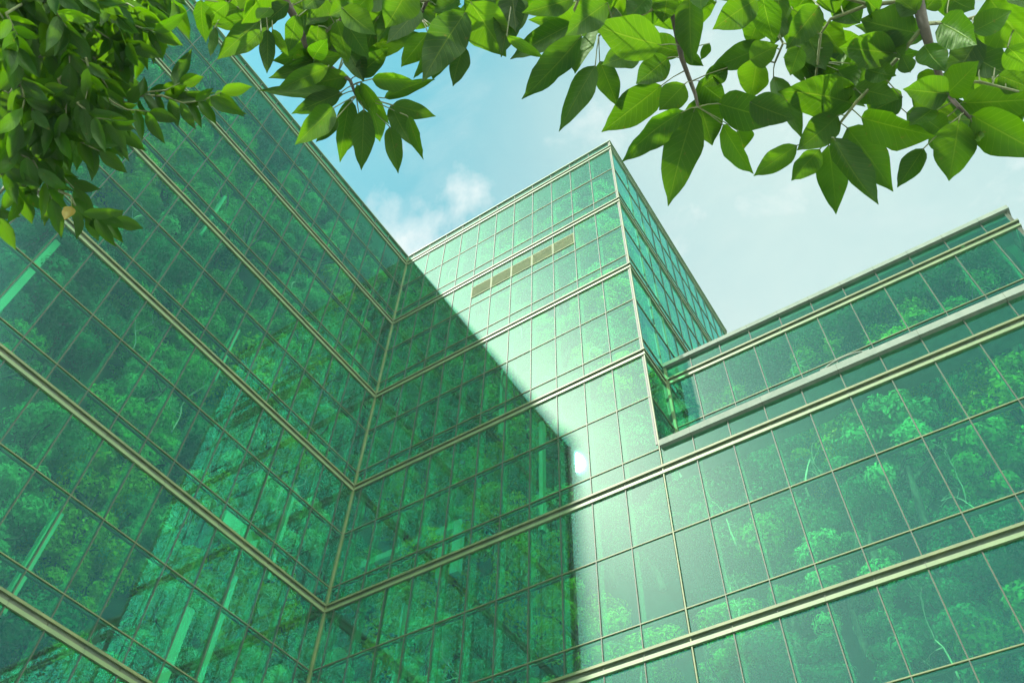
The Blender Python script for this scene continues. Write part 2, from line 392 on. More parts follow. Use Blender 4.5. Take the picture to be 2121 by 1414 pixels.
mb = MB(); mb.box(W+.004, W+.028, -.030, -.004, .0, ZT-.03); mb.build('corner_post', M['gold'], tower)
mb = MB(); mb.box(-9, W+.02, TD+.02, TD+.3, 0, ZT); mb.build('rear_wall', M['slab'], tower)
# louvred vent high on the tower, five panels
for k in range(5):
    x0 = 3.52 + .8*k; mb = MB(); z0, z1 = -5.18+Z0, -4.55+Z0
    for (a, b, c_, d_) in ((x0+.012, x0+.035, z0, z1), (x0+.765, x0+.788, z0, z1), (x0+.036, x0+.764, z0, z0+.03), (x0+.036, x0+.764, z1-.03, z1)): mb.box(a, b, -.028, -.002, c_, d_)
    nsl = 11
    for q in range(nsl):
        z = z0 + .045 + (z1-z0-.09)*q/(nsl-1); mb.box(x0+.036, x0+.764, -.024, -.003, z-.009, z+.009)
    mb.build('louvre_vent', M['louvre'], tower)
mb = MB(); mb.box(.44, 3.4, .44, .58, -14.62+Z0, -14.42+Z0); mb.build('interior_beam', M['column'], tower)
for (x0, x1, za, zb_) in ((3.0, 3.16, -16, -14.63), (3.42, 3.66, -16, -14.4), (5.9, 6.0, -15.8, -12.2), (4.6, 4.68, -11.9, -9.2), (2.1, 2.16, -20, -16.3)):
    mb = MB(); mb.box(x0, x1, .44, .60, za+Z0, zb_+Z0); mb.build('interior_column', M['column'], tower)

# --- right lower block: wall F (y=0) below, set-back wall D (y=DY) above, end wall E
right = thing('glass_building', 'lower stepped green glass block on the right with pale concrete copings', 'building')
sF = [W] + [9.97 + .797*k for k in range(14)]
FX1 = sF[-1]
pl = []
wf = Wall(right, 'y', 0.0, -1, sF[:], ZF, .02, pl); wf.s = sF
wf.build([z for z in BANDS if z < ZF], [z for z in TR if z < ZF-.3], band_end=(0, .1))
sD = [W] + [9.97 + .795*k for k in range(9)] + [17.14, DX1]
wd = Wall(right, 'y', DY, -1, sD, ZD, ZF, pl); wd.build([Z0-12], [Z0-13.68], band_end=(-.115, .115))
sE = [DY + .8*k for k in range(0, 8)]
we = Wall(right, 'x', DX1, 1, sE, ZD, ZF, pl); we.build([Z0-12], [Z0-13.68], band_end=(0, 0))
flush_panes(right, pl)
mb = MB(); mb.box(W+.05, FX1, -.10, .16, ZF-.15, ZF+.02); 
for k in range(1, len(sF), 2): mb.box(sF[k]-.005, sF[k]+.005, -.102, .162, ZF-.151, ZF+.022, 1)
mb.build('coping', [M['coping'], M['gap']], right)
mb = MB(); mb.box(W+.05, DX1+.08, DY-.09, DY+.2, ZD-.10, ZD+.03); mb.box(DX1-.2, DX1+.078, DY+.201, sE[-1], ZD-.10, ZD+.028)
for k in range(1, len(sD)-1): mb.box(sD[k]-.005, sD[k]+.005, DY-.092, DY+.202, ZD-.101, ZD+.032, 1)
mb.build('coping', [M['coping'], M['gap']], right)
mb = MB(); mb.box(W+.06, DX1-.06, DY+.06, 8.0, ZD-.22, ZD-.12); mb.build('roof', M['frost'], right)
mb = MB(); mb.box(W+.05, FX1-.05, .17, DY-.05, ZF-.14, ZF-.08); mb.box(DX1+.1, FX1-.05, DY, 8, ZF-.14, ZF-.08); mb.build('terrace', M['coping'], right)
mb = MB(); mb.box(FX1+.01, FX1+.25, .0, 8, 0, ZF-.16); mb.build('end_wall', M['slab'], right)
mb = MB(); mb.box(W+.3, FX1, 8.02, 8.3, 0, ZF-.16); mb.box(W+.3, DX1, 8.02, 8.3, ZF-.15, ZD-.2); mb.build('rear_wall', M['slab'], right)
mb = MB(); mb.box(W+.035, W+.10, DY-.05, DY+.02, ZF+.021, ZD-.12); mb.build('corner_post', M['gold'], right)
# small curved bracket lamp fixed on the lower coping
mb = MB(); xb = 13.35
mb.tube([(xb + .42*math.cos(a), -.06, ZF + .02 + .14*math.sin(a)) for a in np.linspace(0, math.pi, 12)], .02, 6)
mb.box(xb-.50, xb-.36, -.09, -.03, ZF+.0205, ZF+.06); mb.box(xb+.36, xb+.50, -.09, -.03, ZF+.0205, ZF+.06); mb.box(xb-.36, xb+.36, -.07, -.05, ZF+.045, ZF+.065)
mb.build('arched_bracket', M['coping'], right)

# ------------------------------------------------------------------ the wooded bank inside the glass
def bank(name, pts_fn, ns, nz, s0, s1, z0, z1):
    mb = MB()
    for j in range(nz+1):
        for i in range(ns+1):
            s = s0 + (s1-s0)*i/ns; z = z0 + (z1-z0)*j/nz
            n = .35*math.sin(s*1.3+z*.7) + .25*math.sin(s*2.9-z*1.7+1) + rng.normal(0, .10)
            mb.v.append(pts_fn(s, z, n))
    for j in range(nz):
        for i in range(ns):
            a = j*(ns+1)+i; mb.f.append((a, a+1, a+ns+2, a+ns+1)); mb.m.append(0)
    o = mb.build(name, M['soil'], smooth=True); o['kind'] = 'structure'; return o
BD = 2.7
bank('hillside', lambda s, z, n: (-BD+n*.6, s, z), 50, 90, -LA+.3, BD+.3, 0.0, ZT-.16)
bank('hillside', lambda s, z, n: (s, BD+n*.6, z), 40, 90, -BD-.3, W-BD+.5, 0.0, ZT-.16)
bank('hillside', lambda s, z, n: (W-BD+n*.6, s, z), 25, 60, BD-.3, TD, ZD-4, ZT-.16)
bank('hillside', lambda s, z, n: (s, BD+.9+n*.6, z), 40, 60, W-BD-.4, FX1-.1, 0.0, ZD-.23)

# crowns: clumps of small leaves spread over a lumpy dome
def crown_arrays(nclump, per, leaf, seed, flat=1.0, lump=.34):
    r = np.random.default_rng(seed); V = []
    for k in range(nclump):
        d = r.normal(size=3); d[2] += .25; d /= np.linalg.norm(d)
        rad = 1.0 if k % 5 else .45
        c = d * rad * np.array([1, 1, flat]) * r.uniform(.78, 1.0)
        cr = r.uniform(.6, 1.15) * lump
        q = r.normal(size=(per, 3)); q[:, 2] += .35; q /= np.linalg.norm(q, axis=1)[:, None]
        pos = c + q * cr * (r.uniform(.25, 1, per)**.5)[:, None] * np.array([1, 1, .75])
        nrm = q * 1.0 + d * .35 + np.array([0, 0, .2]) + r.normal(size=(per, 3)) * .42; nrm /= np.linalg.norm(nrm, axis=1)[:, None]
        t = np.cross(nrm, r.normal(size=(per, 3))); t /= np.linalg.norm(t, axis=1)[:, None]; b = np.cross(nrm, t)
        l = leaf * r.uniform(.65, 1.3, per)[:, None]; wd = l * r.uniform(.38, .6, per)[:, None]
        V.append(np.stack([pos - t*l*.5, pos + b*wd*.5 + nrm*l*.06, pos + t*l*.5 - nrm*l*.1, pos - b*wd*.5 + nrm*l*.06], 1))
    return np.concatenate(V).reshape(-1, 3)
def quads_mesh(name, V, mat):
    n = len(V) // 4; me = bpy.data.meshes.new(name)
    me.vertices.add(len(V)); me.vertices.foreach_set('co', V.ravel())
    me.loops.add(len(V)); me.loops.foreach_set('vertex_index', np.arange(len(V), dtype=np.int32))
    me.polygons.add(n); me.polygons.foreach_set('loop_start', np.arange(0, len(V), 4, dtype=np.int32))
    me.materials.append(mat); me.update(calc_edges=True); me.validate(); return me
def limbs(mb, p, d, length, r, depth, rr, spread=.6, seg=5):
    pts = [np.array(p, float)]; q = np.array(d, float)
    for k in range(4):
        q = q + rr.normal(size=3) * .16; q[2] += .03; q /= np.linalg.norm(q); pts.append(pts[-1] + q * length / 4)
    mb.tube(pts, list(np.linspace(r, r*.6, 5)), seg)
    if depth == 0: return
    for k in range(2 if depth > 1 else 3):
        nd = q + rr.normal(size=3) * spread; nd[2] += .15; nd /= np.linalg.norm(nd)
        limbs(mb, pts[-1 if k == 0 else int(rr.integers(2, 5))], nd, length * rr.uniform(.55, .8), r*.58, depth-1, rr, spread, seg)

KINDS = []
def shrink(me):                               # keep every limb inside its crown
    for v in me.vertices:
        l = v.co.length
        if l > 1.0 and v.co.z > -.95: v.co *= 1.0/l
spec = [('f_mid', 30, 440, .085, 1.0, .36, 'mid green broad-crowned tree'), ('f_mid', 28, 450, .085, .85, .40, 'mid green broad-crowned tree'), ('f_dark', 40, 330, .085, 1.15, .32, 'dark bluish green dense tree'),
        ('f_dark', 26, 460, .08, .9, .42, 'dark bluish green dense tree'), ('f_pale', 36, 340, .09, 1.05, .33, 'pale green feathery tree'), ('f_yel', 32, 380, .09, 1.0, .36, 'yellow green tree in fresh leaf')]
for i, (mn, nc, per, lf, fl, lu, desc) in enumerate(spec):
    cm_ = quads_mesh('crown', crown_arrays(nc, per, lf, 100+i, fl, lu), M[mn])
    rr = np.random.default_rng(300+i); tb = MB()
    limbs(tb, (0, 0, -1.7), (0, 0, 1), 1.3, .09, 3, rr, .55)
    to = tb.build('trunk', M['bark'], smooth=True); tm = to.data; shrink(tm); bpy.data.objects.remove(to)
    KINDS.append((cm_, tm, desc))
BARE = []
for i in range(3):
    rr = np.random.default_rng(500+i); tb = MB(); limbs(tb, (0, 0, -1.2), (0.1, 0, 1), 1.1, .028, 4, rr, .75, 4)
    to = tb.build('trunk', M['palebark'], smooth=True); BARE.append(to.data); bpy.data.objects.remove(to)

CV = [np.array([x.co[:] for x in k[0].vertices]) for k in KINDS]
def plant(kind, pos, s, place, grp, lim, axis, rz=None):
    cm_, tm, desc = KINDS[kind]
    t = thing('tree', f'{desc} {place}', 'tree', (pos[0], pos[1], pos[2]-1.5*s), grp)
    t.rotation_euler = (rng.normal(0, .10), rng.normal(0, .10), rng.uniform(0, 6.28) if rz is None else rz)
    sc = (s*rng.uniform(.9, 1.1), s*rng.uniform(.9, 1.1), s*rng.uniform(.85, 1.12))
    v = (CV[kind] * np.array(sc) + np.array([0, 0, 1.5*s])) @ np.array(t.rotation_euler.to_matrix()).T
    lo, hi = v.min(0) + np.array(t.location), v.max(0) + np.array(t.location); mv = np.zeros(3)
    x0, x1, y0, y1, zt = lim; gap = rng.uniform(.08, .5)
    if axis == 'x': mv[0] = x1 - gap - hi[0]
    else: mv[1] = y0 + gap - lo[1]
    for i, (a, b) in enumerate(((x0, x1), (y0, y1))):
        if 'xy'[i] == axis: continue
        mv[i] += max(0, a + .1 - lo[i]) if a is not None else 0
        mv[i] -= max(0, hi[i] - b + .1) if b is not None else 0
    if axis == 'x' and y0 is not None: mv[1] = max(mv[1], y0 + .12 - lo[1])
    mv[2] = -max(0, hi[2] - zt)
    t.location = [a + b for a, b in zip(t.location, mv)]
    for nm, me in (('crown', cm_), ('trunk', tm)):
        o = link(nm, me, t, (0, 0, 1.5*s)); o.scale = sc
ntree = 0
def row(place, grp, s0, s1, z0, z1, fn, lim, axis, ds=1.95, dz=1.55):
    global ntree
    nz_ = int(round((z1-z0)/dz)); ns_ = int(round((s1-s0)/ds))
    for j in range(nz_+1):
        for i in range(ns_+1):
            s = s0 + (s1-s0)*(i + (.5 if j % 2 else 0) + rng.uniform(-.33, .33))/ns_; z = z0 + (z1-z0)*j/nz_ + rng.uniform(-.45, .45)
            if s > s1 + .5: continue
            sc = float(np.clip(rng.normal(1.02, .2), .68, 1.42)); dep = sc*.84 + .30 + rng.uniform(0, .75)
            z = min(z, ZTOP[0] - sc*.95)
            patch = math.sin(s*.55+z*.31+1.2)+math.sin(z*.5-s*.2)
            k = int(rng.choice(6, p=[.22, .18, .2, .16, .12, .12] if patch < .2 else [.22, .18, .08, .07, .2, .25]))
            p = fn(s, dep, z); plant(k, p, sc, place, grp, lim, axis); ntree += 1
ZTOP = [ZT+.05]
row('behind the left glass wall', 'trees behind the left glass wall', -LA+.9, -.6, Z0-22.5, ZT-1.0, lambda s, d, z: (-d, s, z), (None, 0, -LA, None, ZT-.16), 'x')
row('behind the front of the middle tower', 'trees behind the front of the glass tower', -1.0, W-1.6, Z0-22.5, ZT-1.0, lambda s, d, z: (s, d, z), (None, W, 0, None, ZT-.16), 'y')
row('behind the side wall of the middle tower', 'trees behind the side of the glass tower', 1.3, 8.6, Z0-10.8, ZT-1.0, lambda s, d, z: (W-d, s, z), (None, W, 0, TD, ZT-.16), 'x', 2.0, 1.7)
ZTOP = [ZD+.05]
row('behind the set-back upper wall of the right block', 'trees behind the upper wall of the right block', W-.3, DX1-1.3, Z0-15.0, ZD-1.0, lambda s, d, z: (s, DY+d*.95, z), (None, DX1, DY, None, ZD-.24), 'y', 1.8, 1.3)
ZTOP = [ZF+.2]
row('behind the lower wall of the right block', 'trees behind the lower wall of the right block', W-.2, 17.8, Z0-22.5, ZF-.9, lambda s, d, z: (s, d, z), (None, FX1, 0, None, ZF-.17), 'y', 2.05, 1.65)
# bare pale snags
snag = [('A', -9.0, -9.3), ('A', -5.3, -13.2), ('A', -7.2, -12.6), ('A', -1.6, -12.8), ('A', -2.4, -2.0), ('A', -4.2, -6.2), ('B', 2.2, -2.0), ('B', 5.2, -7.2), ('B', 1.0, -9.8), ('B', 7.6, -10.5), ('F', 10.2, -17.2), ('F', 9.9, -19.3),
        ('F', 11.8, -16.9), ('F', 12.9, -20.8), ('F', 14.2, -18.6), ('D', 12.2, -12.6), ('D', 16.2, -12.4), ('C', 3.4, -5.8), ('B', 4.0, -18.5), ('B', 7.8, -19.2)]
PL = dict(A='left wall', B='tower front', C='tower side', D='upper right wall', F='lower right wall')
for i, (wl, s, z) in enumerate(snag):
    p = {'A': (-.55, s, z+Z0), 'B': (s, .55, z+Z0), 'C': (W-.5, s, z+Z0), 'D': (s, DY+.55, z+Z0), 'F': (s, .55, z+Z0)}[wl]
    me_ = BARE[i % 3]; v_ = np.array([x.co[:] for x in me_.vertices]); an_ = rng.uniform(0, 6.28); k_ = rng.uniform(.5, .8)
    ca, sa = math.cos(an_)*k_, math.sin(an_)*k_; vx = v_[:, 0]*ca - v_[:, 1]*sa; vy = v_[:, 0]*sa + v_[:, 1]*ca; top = v_[:, 2].max()*k_
    p = list(p)
    if wl in 'AC': p[0] = (0 if wl == 'A' else W) - .08 - vx.max()
    else: p[1] = (DY if wl == 'D' else 0) + .08 - vy.min()
    if wl in 'BC': p[0] = min(p[0], W - .1 - vx.max())
    p[2] = min(p[2], {'A': ZT, 'B': ZT, 'C': ZT, 'D': ZD, 'F': ZF}[wl] - .3 - top)
    t = thing('bare_tree', f'thin leafless tree with pale branches behind the {PL[wl]}', 'tree', (p[0], p[1], p[2]-1.2*k_), 'bare pale trees behind the '+PL[wl])
    o = link('trunk', BARE[i % 3], t, (0, 0, 1.2)); t.rotation_euler = (0, 0, an_); t.scale = [k_]*3
# undergrowth clothing the bank between the trees and trailing under the roofs
def under(n, fn, s0, s1, z0, z1, d0, d1, seed):
    r = np.random.default_rng(seed); V = []
    for k in range(n):
        c = np.array([float(q) for q in fn(r.uniform(s0, s1), r.uniform(z0, z1), r.uniform(d0, d1))]); per = 110; rad = r.uniform(.22, .48)
        q = r.normal(size=(per, 3)); q /= np.linalg.norm(q, axis=1)[:, None]; pos = c + q*rad*(r.uniform(.3, 1, per)**.5)[:, None]*np.array([1, 1, .7])
        nrm = q + r.normal(size=(per, 3))*.45; nrm /= np.linalg.norm(nrm, axis=1)[:, None]
        t = np.cross(nrm, r.normal(size=(per, 3))); t /= np.linalg.norm(t, axis=1)[:, None]; b = np.cross(nrm, t); l = r.uniform(.06, .13, per)[:, None]
        V.append(np.stack([pos-t*l*.5, pos+b*l*.28, pos+t*l*.5, pos-b*l*.28], 1).reshape(-1, 3))
    return np.concatenate(V)
UV = [under(420, lambda s, z, d: (-BD+.3+d, s, z), -LA+.5, BD, Z0-24, ZT-.6, -.1, .5, 1), under(360, lambda s, z, d: (s, BD-.3-d, z), -BD, W-BD+.3, Z0-24, ZT-.6, -.1, .5, 2),
      under(120, lambda s, z, d: (W-BD+.3+d, s, z), BD, TD-.5, ZD-1, ZT-.6, -.1, .5, 3), under(340, lambda s, z, d: (s, BD+.6-d, z), W-BD, FX1-.6, Z0-24, ZD-.7, -.1, .5, 4),
      under(420, lambda s, z, d: (-d, s, z), -LA+.6, BD-.3, ZT-.62, ZT-.52, .36, BD, 5), under(320, lambda s, z, d: (s, d, z), -.2, W-.6, ZT-.62, ZT-.52, .36, BD, 6),
      under(150, lambda s, z, d: (W-d, s, z), BD, TD-.6, ZT-.62, ZT-.52, .36, BD, 7), under(380, lambda s, z, d: (s, DY+d, z), W, DX1-.6, ZD-.68, ZD-.62, .36, 2.5, 8)]
uo = link('undergrowth', quads_mesh('undergrowth', np.concatenate(UV), M['under'])); uo['kind'] = 'stuff'

# ------------------------------------------------------------------ the trees overhead
class LeafMB(MB):
    def __init__(self): super().__init__(); self.uv = []
    def pad(self): self.uv += [(0.5, .5)] * (len(self.v) - len(self.uv))
    def leaf(self, b, t, wd, roll=0.0, curl=.1, fold=.25, nl=12, wavy=.02, side=0.0, tone=5):
        b = np.array(b); t = np.array(t); a = t - b; Ln = np.linalg.norm(a); a = a / Ln
        v = (b + t) / 2 - CAM; v /= np.linalg.norm(v); n = -v - a * (-v @ a); n /= np.linalg.norm(n)
        sd = np.cross(a, n); cr, sr = math.cos(roll), math.sin(roll); n, sd = n*cr + sd*sr, sd*cr - n*sr
        i0 = len(self.v); ph = random.uniform(0, 6.28); us = (-1, -.5, 0, .5, 1)
        for i in range(nl + 1):
            s = i / nl; prof = (s**.70) * ((1-s)**1.08) / .305
            if s > .86: prof = max(prof * .85, (1-s) * .55)
            if i == 0: prof = .03
            if i == nl: prof = .015
            cl = b + a*Ln*s + n*curl*Ln*(4*s*(1-s))*-.6 + sd*side*Ln*(s*s)
            for u in us:
                h = wd*.5*prof
                wv = wavy*Ln*math.sin(s*17 + ph + (2 if u > 0 else 0))*abs(u)*min(1, prof) + .006*Ln*math.sin(s*40+ph)*abs(u)
                self.v.append(tuple(cl + sd*u*h*(1 + (.045*math.sin(s*13+ph*2+u) if abs(u) == 1 else 0)) - n*(abs(u)**1.3)*h*fold*-1 + n*wv)); self.uv.append((tone + .0015 + .997*(u*.5+.5), s))
        for i in range(nl):
            for k in range(4):
                q = i0 + i*5 + k; self.f.append((q, q+1, q+6, q+5)); self.m.append(0)

# large-leaved boughs: leaves listed as base and tip in the photograph's pixels, set 2.3-3.2 m from the viewer
def c6(l): return [(400+a/3.536, b/3.536, 400+c/3.536, d/3.536, e/3.536) for a, b, c, d, e in l]
def cR(l): return [(1040+a/3.213, b/3.213, 1040+c/3.213, d/3.213, e/3.213) for a, b, c, d, e in l]
def cQ(l): return [(1560+a/3.073, b/3.073, 1560+c/3.073, d/3.073, e/3.073) for a, b, c, d, e in l]
LV_C = c6([(490,150,170,430,150),(500,225,315,428,95),(545,215,540,540,100),(580,215,708,415,70),(760,110,705,385,120),(60,0,90,315,150),(160,200,118,415,60),(470,130,145,170,80),(700,20,465,218,150),
 (920,190,885,455,140),(1050,150,1120,475,150),(1110,165,1290,425,140),(1090,60,1350,245,170),(1500,50,1325,305,140),(1660,60,1422,325,150),(1720,240,1520,488,150),(1790,290,1612,580,150),
 (1190,560,1435,350,140),(1310,580,1640,590,150),(1400,720,1755,545,90),(1460,770,1780,850,120),(1230,600,1435,915,160),(1200,620,1290,830,80),(1135,560,842,625,150),(1100,690,508,735,130),(1080,680,718,830,130),
 (1000,470,540,545,140),(990,490,598,660,130),(960,420,690,480,90),(1030,790,738,1055,170),(1055,860,908,1048,95),(1150,720,1072,1190,160),(1220,930,1085,1150,70),(1250,800,1238,1248,160),(1300,790,1400,1030,130),
 (1440,930,1512,1270,120),(1450,770,1608,1070,140),(1570,850,1692,1165,100),(1140,380,1250,600,150),(880,430,960,270,120),(330,60,120,130,110),(260,20,60,160,100),(560,60,470,140,100),(300,-40,10,80,120),
 (850,60,980,200,150),(1000,60,830,190,130),(1180,20,1000,130,140),(1300,-40,1180,90,140),(1450,-60,1200,60,150),(1800,60,1900,190,120),(1950,-20,1760,100,160),(950,-60,790,60,130),(420,-60,340,70,120)])
LV_C += [(965,25,862,160,75),(975,5,1045,120,82),(962,95,932,176,40),(915,70,895,165,55),(1060,-20,1070,70,60),(850,-30,800,60,70),(1020,-40,960,40,70),(560,-30,500,50,60),(700,-40,640,40,66)]
LV_R = cR([(60,-60,10,385,180),(30,240,280,388,70),(470,160,35,355,150),(700,20,405,215,180),(480,-10,135,100,140),(530,240,142,675,200),(590,205,505,482,190),(620,440,350,855,150),(1060,300,600,205,260),(900,360,655,420,170),
 (650,410,780,705,140),(1105,385,890,560,170),(1060,570,665,884,210),(1210,740,785,1055,190),(1285,715,1068,1360,235),(1300,650,1410,965,230),(1215,560,1050,740,170),(1470,830,1665,1170,200),(1310,540,1490,690,170),
 (1440,690,1860,810,220),(1570,870,1620,990,160),(1200,350,870,258,150),(1190,340,1345,435,80),(1250,-20,1240,435,170),(1760,300,1375,440,150),(1700,390,1650,655,190),(1700,-10,1395,185,190),(1720,90,1640,305,160),
 (1050,90,880,30,160),(820,-40,700,110,160),(980,-30,820,120,160),(1100,-40,1080,150,160),(760,60,640,200,150),(300,-40,180,60,120),(1330,-30,1310,70,120),(1380,290,1320,400,60),(1500,450,1320,560,120)])
LV_Q = cQ([(420,40,205,312,160),(340,215,465,445,190),(645,665,195,500,240),(910,340,548,285,185),(1035,210,680,125,220),(700,10,490,155,170),(1190,145,1440,265,180),(1270,265,1645,475,240),(1500,-20,1740,315,270),
 (540,735,295,975,170),(280,925,0,1118,130),(425,950,235,1145,150),(480,925,540,1362,165),(510,875,790,1305,200),(600,815,912,1205,200),(1085,945,918,1195,120),(690,750,1160,890,230),(1310,765,1245,1152,210),
 (1330,655,1900,640,190),(1390,735,1850,1010,220),(645,560,935,620,140),(1245,600,955,560,170),(1235,595,1445,400,170),(1440,440,1560,610,150),(130,490,310,885,140),(-20,650,250,780,190),(-20,380,160,285,150),
 (60,-20,105,285,160),(430,150,570,350,150),(800,70,700,-30,150),(1050,80,900,-20,140),(1100,60,1180,-40,110),(1250,-20,1390,80,150),(1400,200,1640,60,150),(720,440,900,500,130),(900,480,730,400,130),(1000,460,940,350,90),
 (1090,290,1200,470,140),(620,560,520,640,110),(950,620,700,720,150),(1150,690,1000,800,150),(1100,760,1250,860,140),(1130,860,1180,965,60),(1420,840,1460,890,50),(300,300,230,480,120),(540,450,640,570,170),(250,60,380,180,160),
 (560,30,680,150,170),(360,-50,250,90,170),(1560,480,1760,560,140),(1620,300,1780,440,150),(820,210,960,380,140),(1180,470,1030,600,150),(560,-60,400,40,170),(1640,-60,1760,60,150)])
TW = {   # twigs: pixel paths with a distance and radii (m)
 'C': [([(560,-330),(575,-120),(590,0),(612,40),(640,110),(700,150),(725,166),(738,200)], 2.75, .011, .004), ([(600,15),(560,18),(520,25),(470,10)], 2.72, .006, .003), ([(640,105),(680,60),(720,30),(760,20)], 2.8, .006, .003),
       ([(880,-330),(895,-90),(885,0),(870,35)], 2.85, .009, .004), ([(895,-90),(960,-30),(975,10)], 2.85, .006, .003), ([(885,0),(820,10),(780,40)], 2.85, .005, .003)],
 'R': [([(1330,-330),(1370,-110),(1390,0),(1405,80),(1412,120),(1440,195),(1446,222)], 2.65, .010, .004), ([(1390,0),(1330,30),(1270,45),(1240,75)], 2.62, .006, .003), ([(1370,-110),(1210,-30),(1190,20),(1205,70)], 2.7, .007, .003),
       ([(1370,-110),(1090,-60),(1060,0)], 2.7, .006, .003), ([(1390,0),(1480,-20),(1560,0),(1600,50),(1622,90),(1605,130)], 2.7, .006, .003)],
 'Q': [([(1850,-330),(1885,-110),(1900,0),(1912,50),(1925,95),(1950,170),(1975,210),(2010,245)], 2.6, .014, .004), ([(1908,60),(1860,120),(1810,175),(1775,210),(1740,255),(1722,290)], 2.58, .006, .003),
       ([(1900,0),(1800,10),(1720,40),(1700,70)], 2.66, .007, .003), ([(1912,50),(1990,45),(2070,20),(2130,60)], 2.66, .006, .003), ([(1950,170),(2030,170),(2110,190)], 2.64, .005, .003), ([(1800,10),(1690,-20),(1640,10)], 2.7, .005, .003),
       ([(1700,70),(1690,160),(1640,210)], 2.62, .004, .003)]}
def big_tree(name_label, back, right_, th, keys, lvs, fillpoly, nfill):
    base = CAM + back*np.array([.572, -.82, 0]) + right_*np.array([.838, .546, 0]); base[2] = 0
    t = thing('broadleaf_tree', name_label, 'tree', tuple(base))
    fork = np.array([0, 0, th])
    mb = MB(); mb.tube([(0, 0, 0), (.02, .01, .8), (-.03, .04, 2.0), (.02, 0, 3.2), tuple(fork)], [.19, .14, .12, .10, .08], 12); mb.build('trunk', M['bark'], t, True)
    tw = [tt for k in keys for tt in TW[k]]
    nodes = []      # (pixel, 3d, twig index)
    for i, (px, D, r0, r1) in enumerate(tw):
        p3 = [at(u, v, D + .05*math.sin(j*1.7+i)) for j, (u, v) in enumerate(px)]
        if px[0][1] < -300:
            s = base + fork; e = p3[0]
            p3 = [s, s*.6+e*.4+np.array([0, 0, .25]), s*.25+e*.75+np.array([0, 0, .18])] + p3; rr_ = [.055, .04, .025] + list(np.linspace(r0*1.5, r1, len(px)))
        else: rr_ = list(np.linspace(r0, r1, len(px)))
        mb = MB(); mb.tube([q-base for q in p3], rr_, 7); mb.build('limb' if len(rr_) > len(px) else 'twig', M['bark'] if len(rr_) > len(px) else M['twig'], t, True)
        for j in range(len(px)-1):
            for f in (0, .33, .66, 1): nodes.append((np.array(px[j])*(1-f)+np.array(px[j+1])*f, p3[len(p3)-len(px)+j]*(1-f)+p3[len(p3)-len(px)+j+1]*f, i))
    P2 = np.array([q[0] for q in nodes]); cl = {}
    def add(u0, v0, u1, v1, wpx, D, nl=12):
        k = int(np.argmin(np.hypot(P2[:, 0]-u0, P2[:, 1]-v0))); i = nodes[k][2]
        if i not in cl: cl[i] = LeafMB()
        mb = cl[i]; b = at(u0, v0, D); e = at(u1, v1, D + random.uniform(-.14, .06))
        mb.leaf(b, e, wpx*1.06*D/FPX, random.gauss(0, .38), random.uniform(-.04, .13), random.uniform(.1, .45), nl, random.uniform(.008, .03), random.gauss(0, .05), random.randint(0, 9))
        n3 = nodes[k][1]; mb.tube([n3, n3*.5+b*.5+np.array([0, 0, .008]), b, b + (e-b)*.05], [.0022, .0016, .0018, .001], 5, 1); mb.pad()
    for (u0, v0, u1, v1, wpx) in lvs: add(u0, v0, u1, v1, wpx, random.uniform(2.42, 2.82))
    for q in range(nfill):                                # leaves further up behind the front row
        k = random.randrange(len(nodes)); px = nodes[k][0]
        for _ in range(30):
            u0, v0 = px[0] + random.gauss(0, 75), px[1] + random.gauss(-10, 55)
            an = math.radians(random.gauss(90, 55)); ln = random.uniform(105, 165); u1, v1 = u0 + ln*math.cos(an), v0 + ln*math.sin(an)
            if v1 < fillpoly(u1) and v0 < fillpoly(u0): add(u0, v0, u1, v1, ln*random.uniform(.36, .46), random.uniform(2.8, 3.25), 9); break
    for i, mb in cl.items(): mb.v = [tuple(np.array(q)-base) for q in mb.v]; mb.build('leaf_cluster', [M['leaf_big'], M['twig']], t, True)
big_tree('tree with large leaves on boughs hanging at the upper middle, above the inner corner', 2.4, -.9, 4.6, 'C', LV_C, lambda u: np.interp(u, [380, 480, 600, 800, 900, 1080], [70, 60, 150, 110, 60, 60]), 46)
big_tree('tree with large leaves on broad boughs hanging over the upper right sky', 2.3, 1.5, 4.7, 'RQ', LV_R + LV_Q, lambda u: np.interp(u, [1060, 1200, 1350, 1480, 1560, 1650, 1800, 2000, 2121], [60, 120, 100, 60, 60, 230, 250, 250, 290]), 60)

# small-leaved tree at the upper left
base = CAM + 1.5*np.array([.572, -.82, 0]) - 3.3*np.array([.838, .546, 0]); base[2] = 0
st = thing('broadleaf_tree', 'tree with small glossy curved leaves crowding the upper left in front of the left wall', 'tree', tuple(base))
fork = np.array([.1, 0, 4.2])
mb = MB(); mb.tube([(0, 0, 0), (.03, .0, 1), (0, .05, 2.2), (.06, 0, 3.3), tuple(fork)], [.17, .12, .10, .09, .07], 12); mb.build('trunk', M['bark'], st, True)
LIMB = [([(-420,-260),(-150,-120),(60,0),(130,70),(165,130),(205,190),(215,215)], 3.1, .022, .006), ([(-420,-260),(-200,60),(-40,180),(40,260),(90,310)], 3.2, .02, .005), ([(-420,-260),(60,-160),(150,-30),(190,50),(225,85)], 3.0, .016, .005),
        ([(-200,60),(-80,300),(20,370),(90,400)], 3.1, .012, .004)]
nodes = []
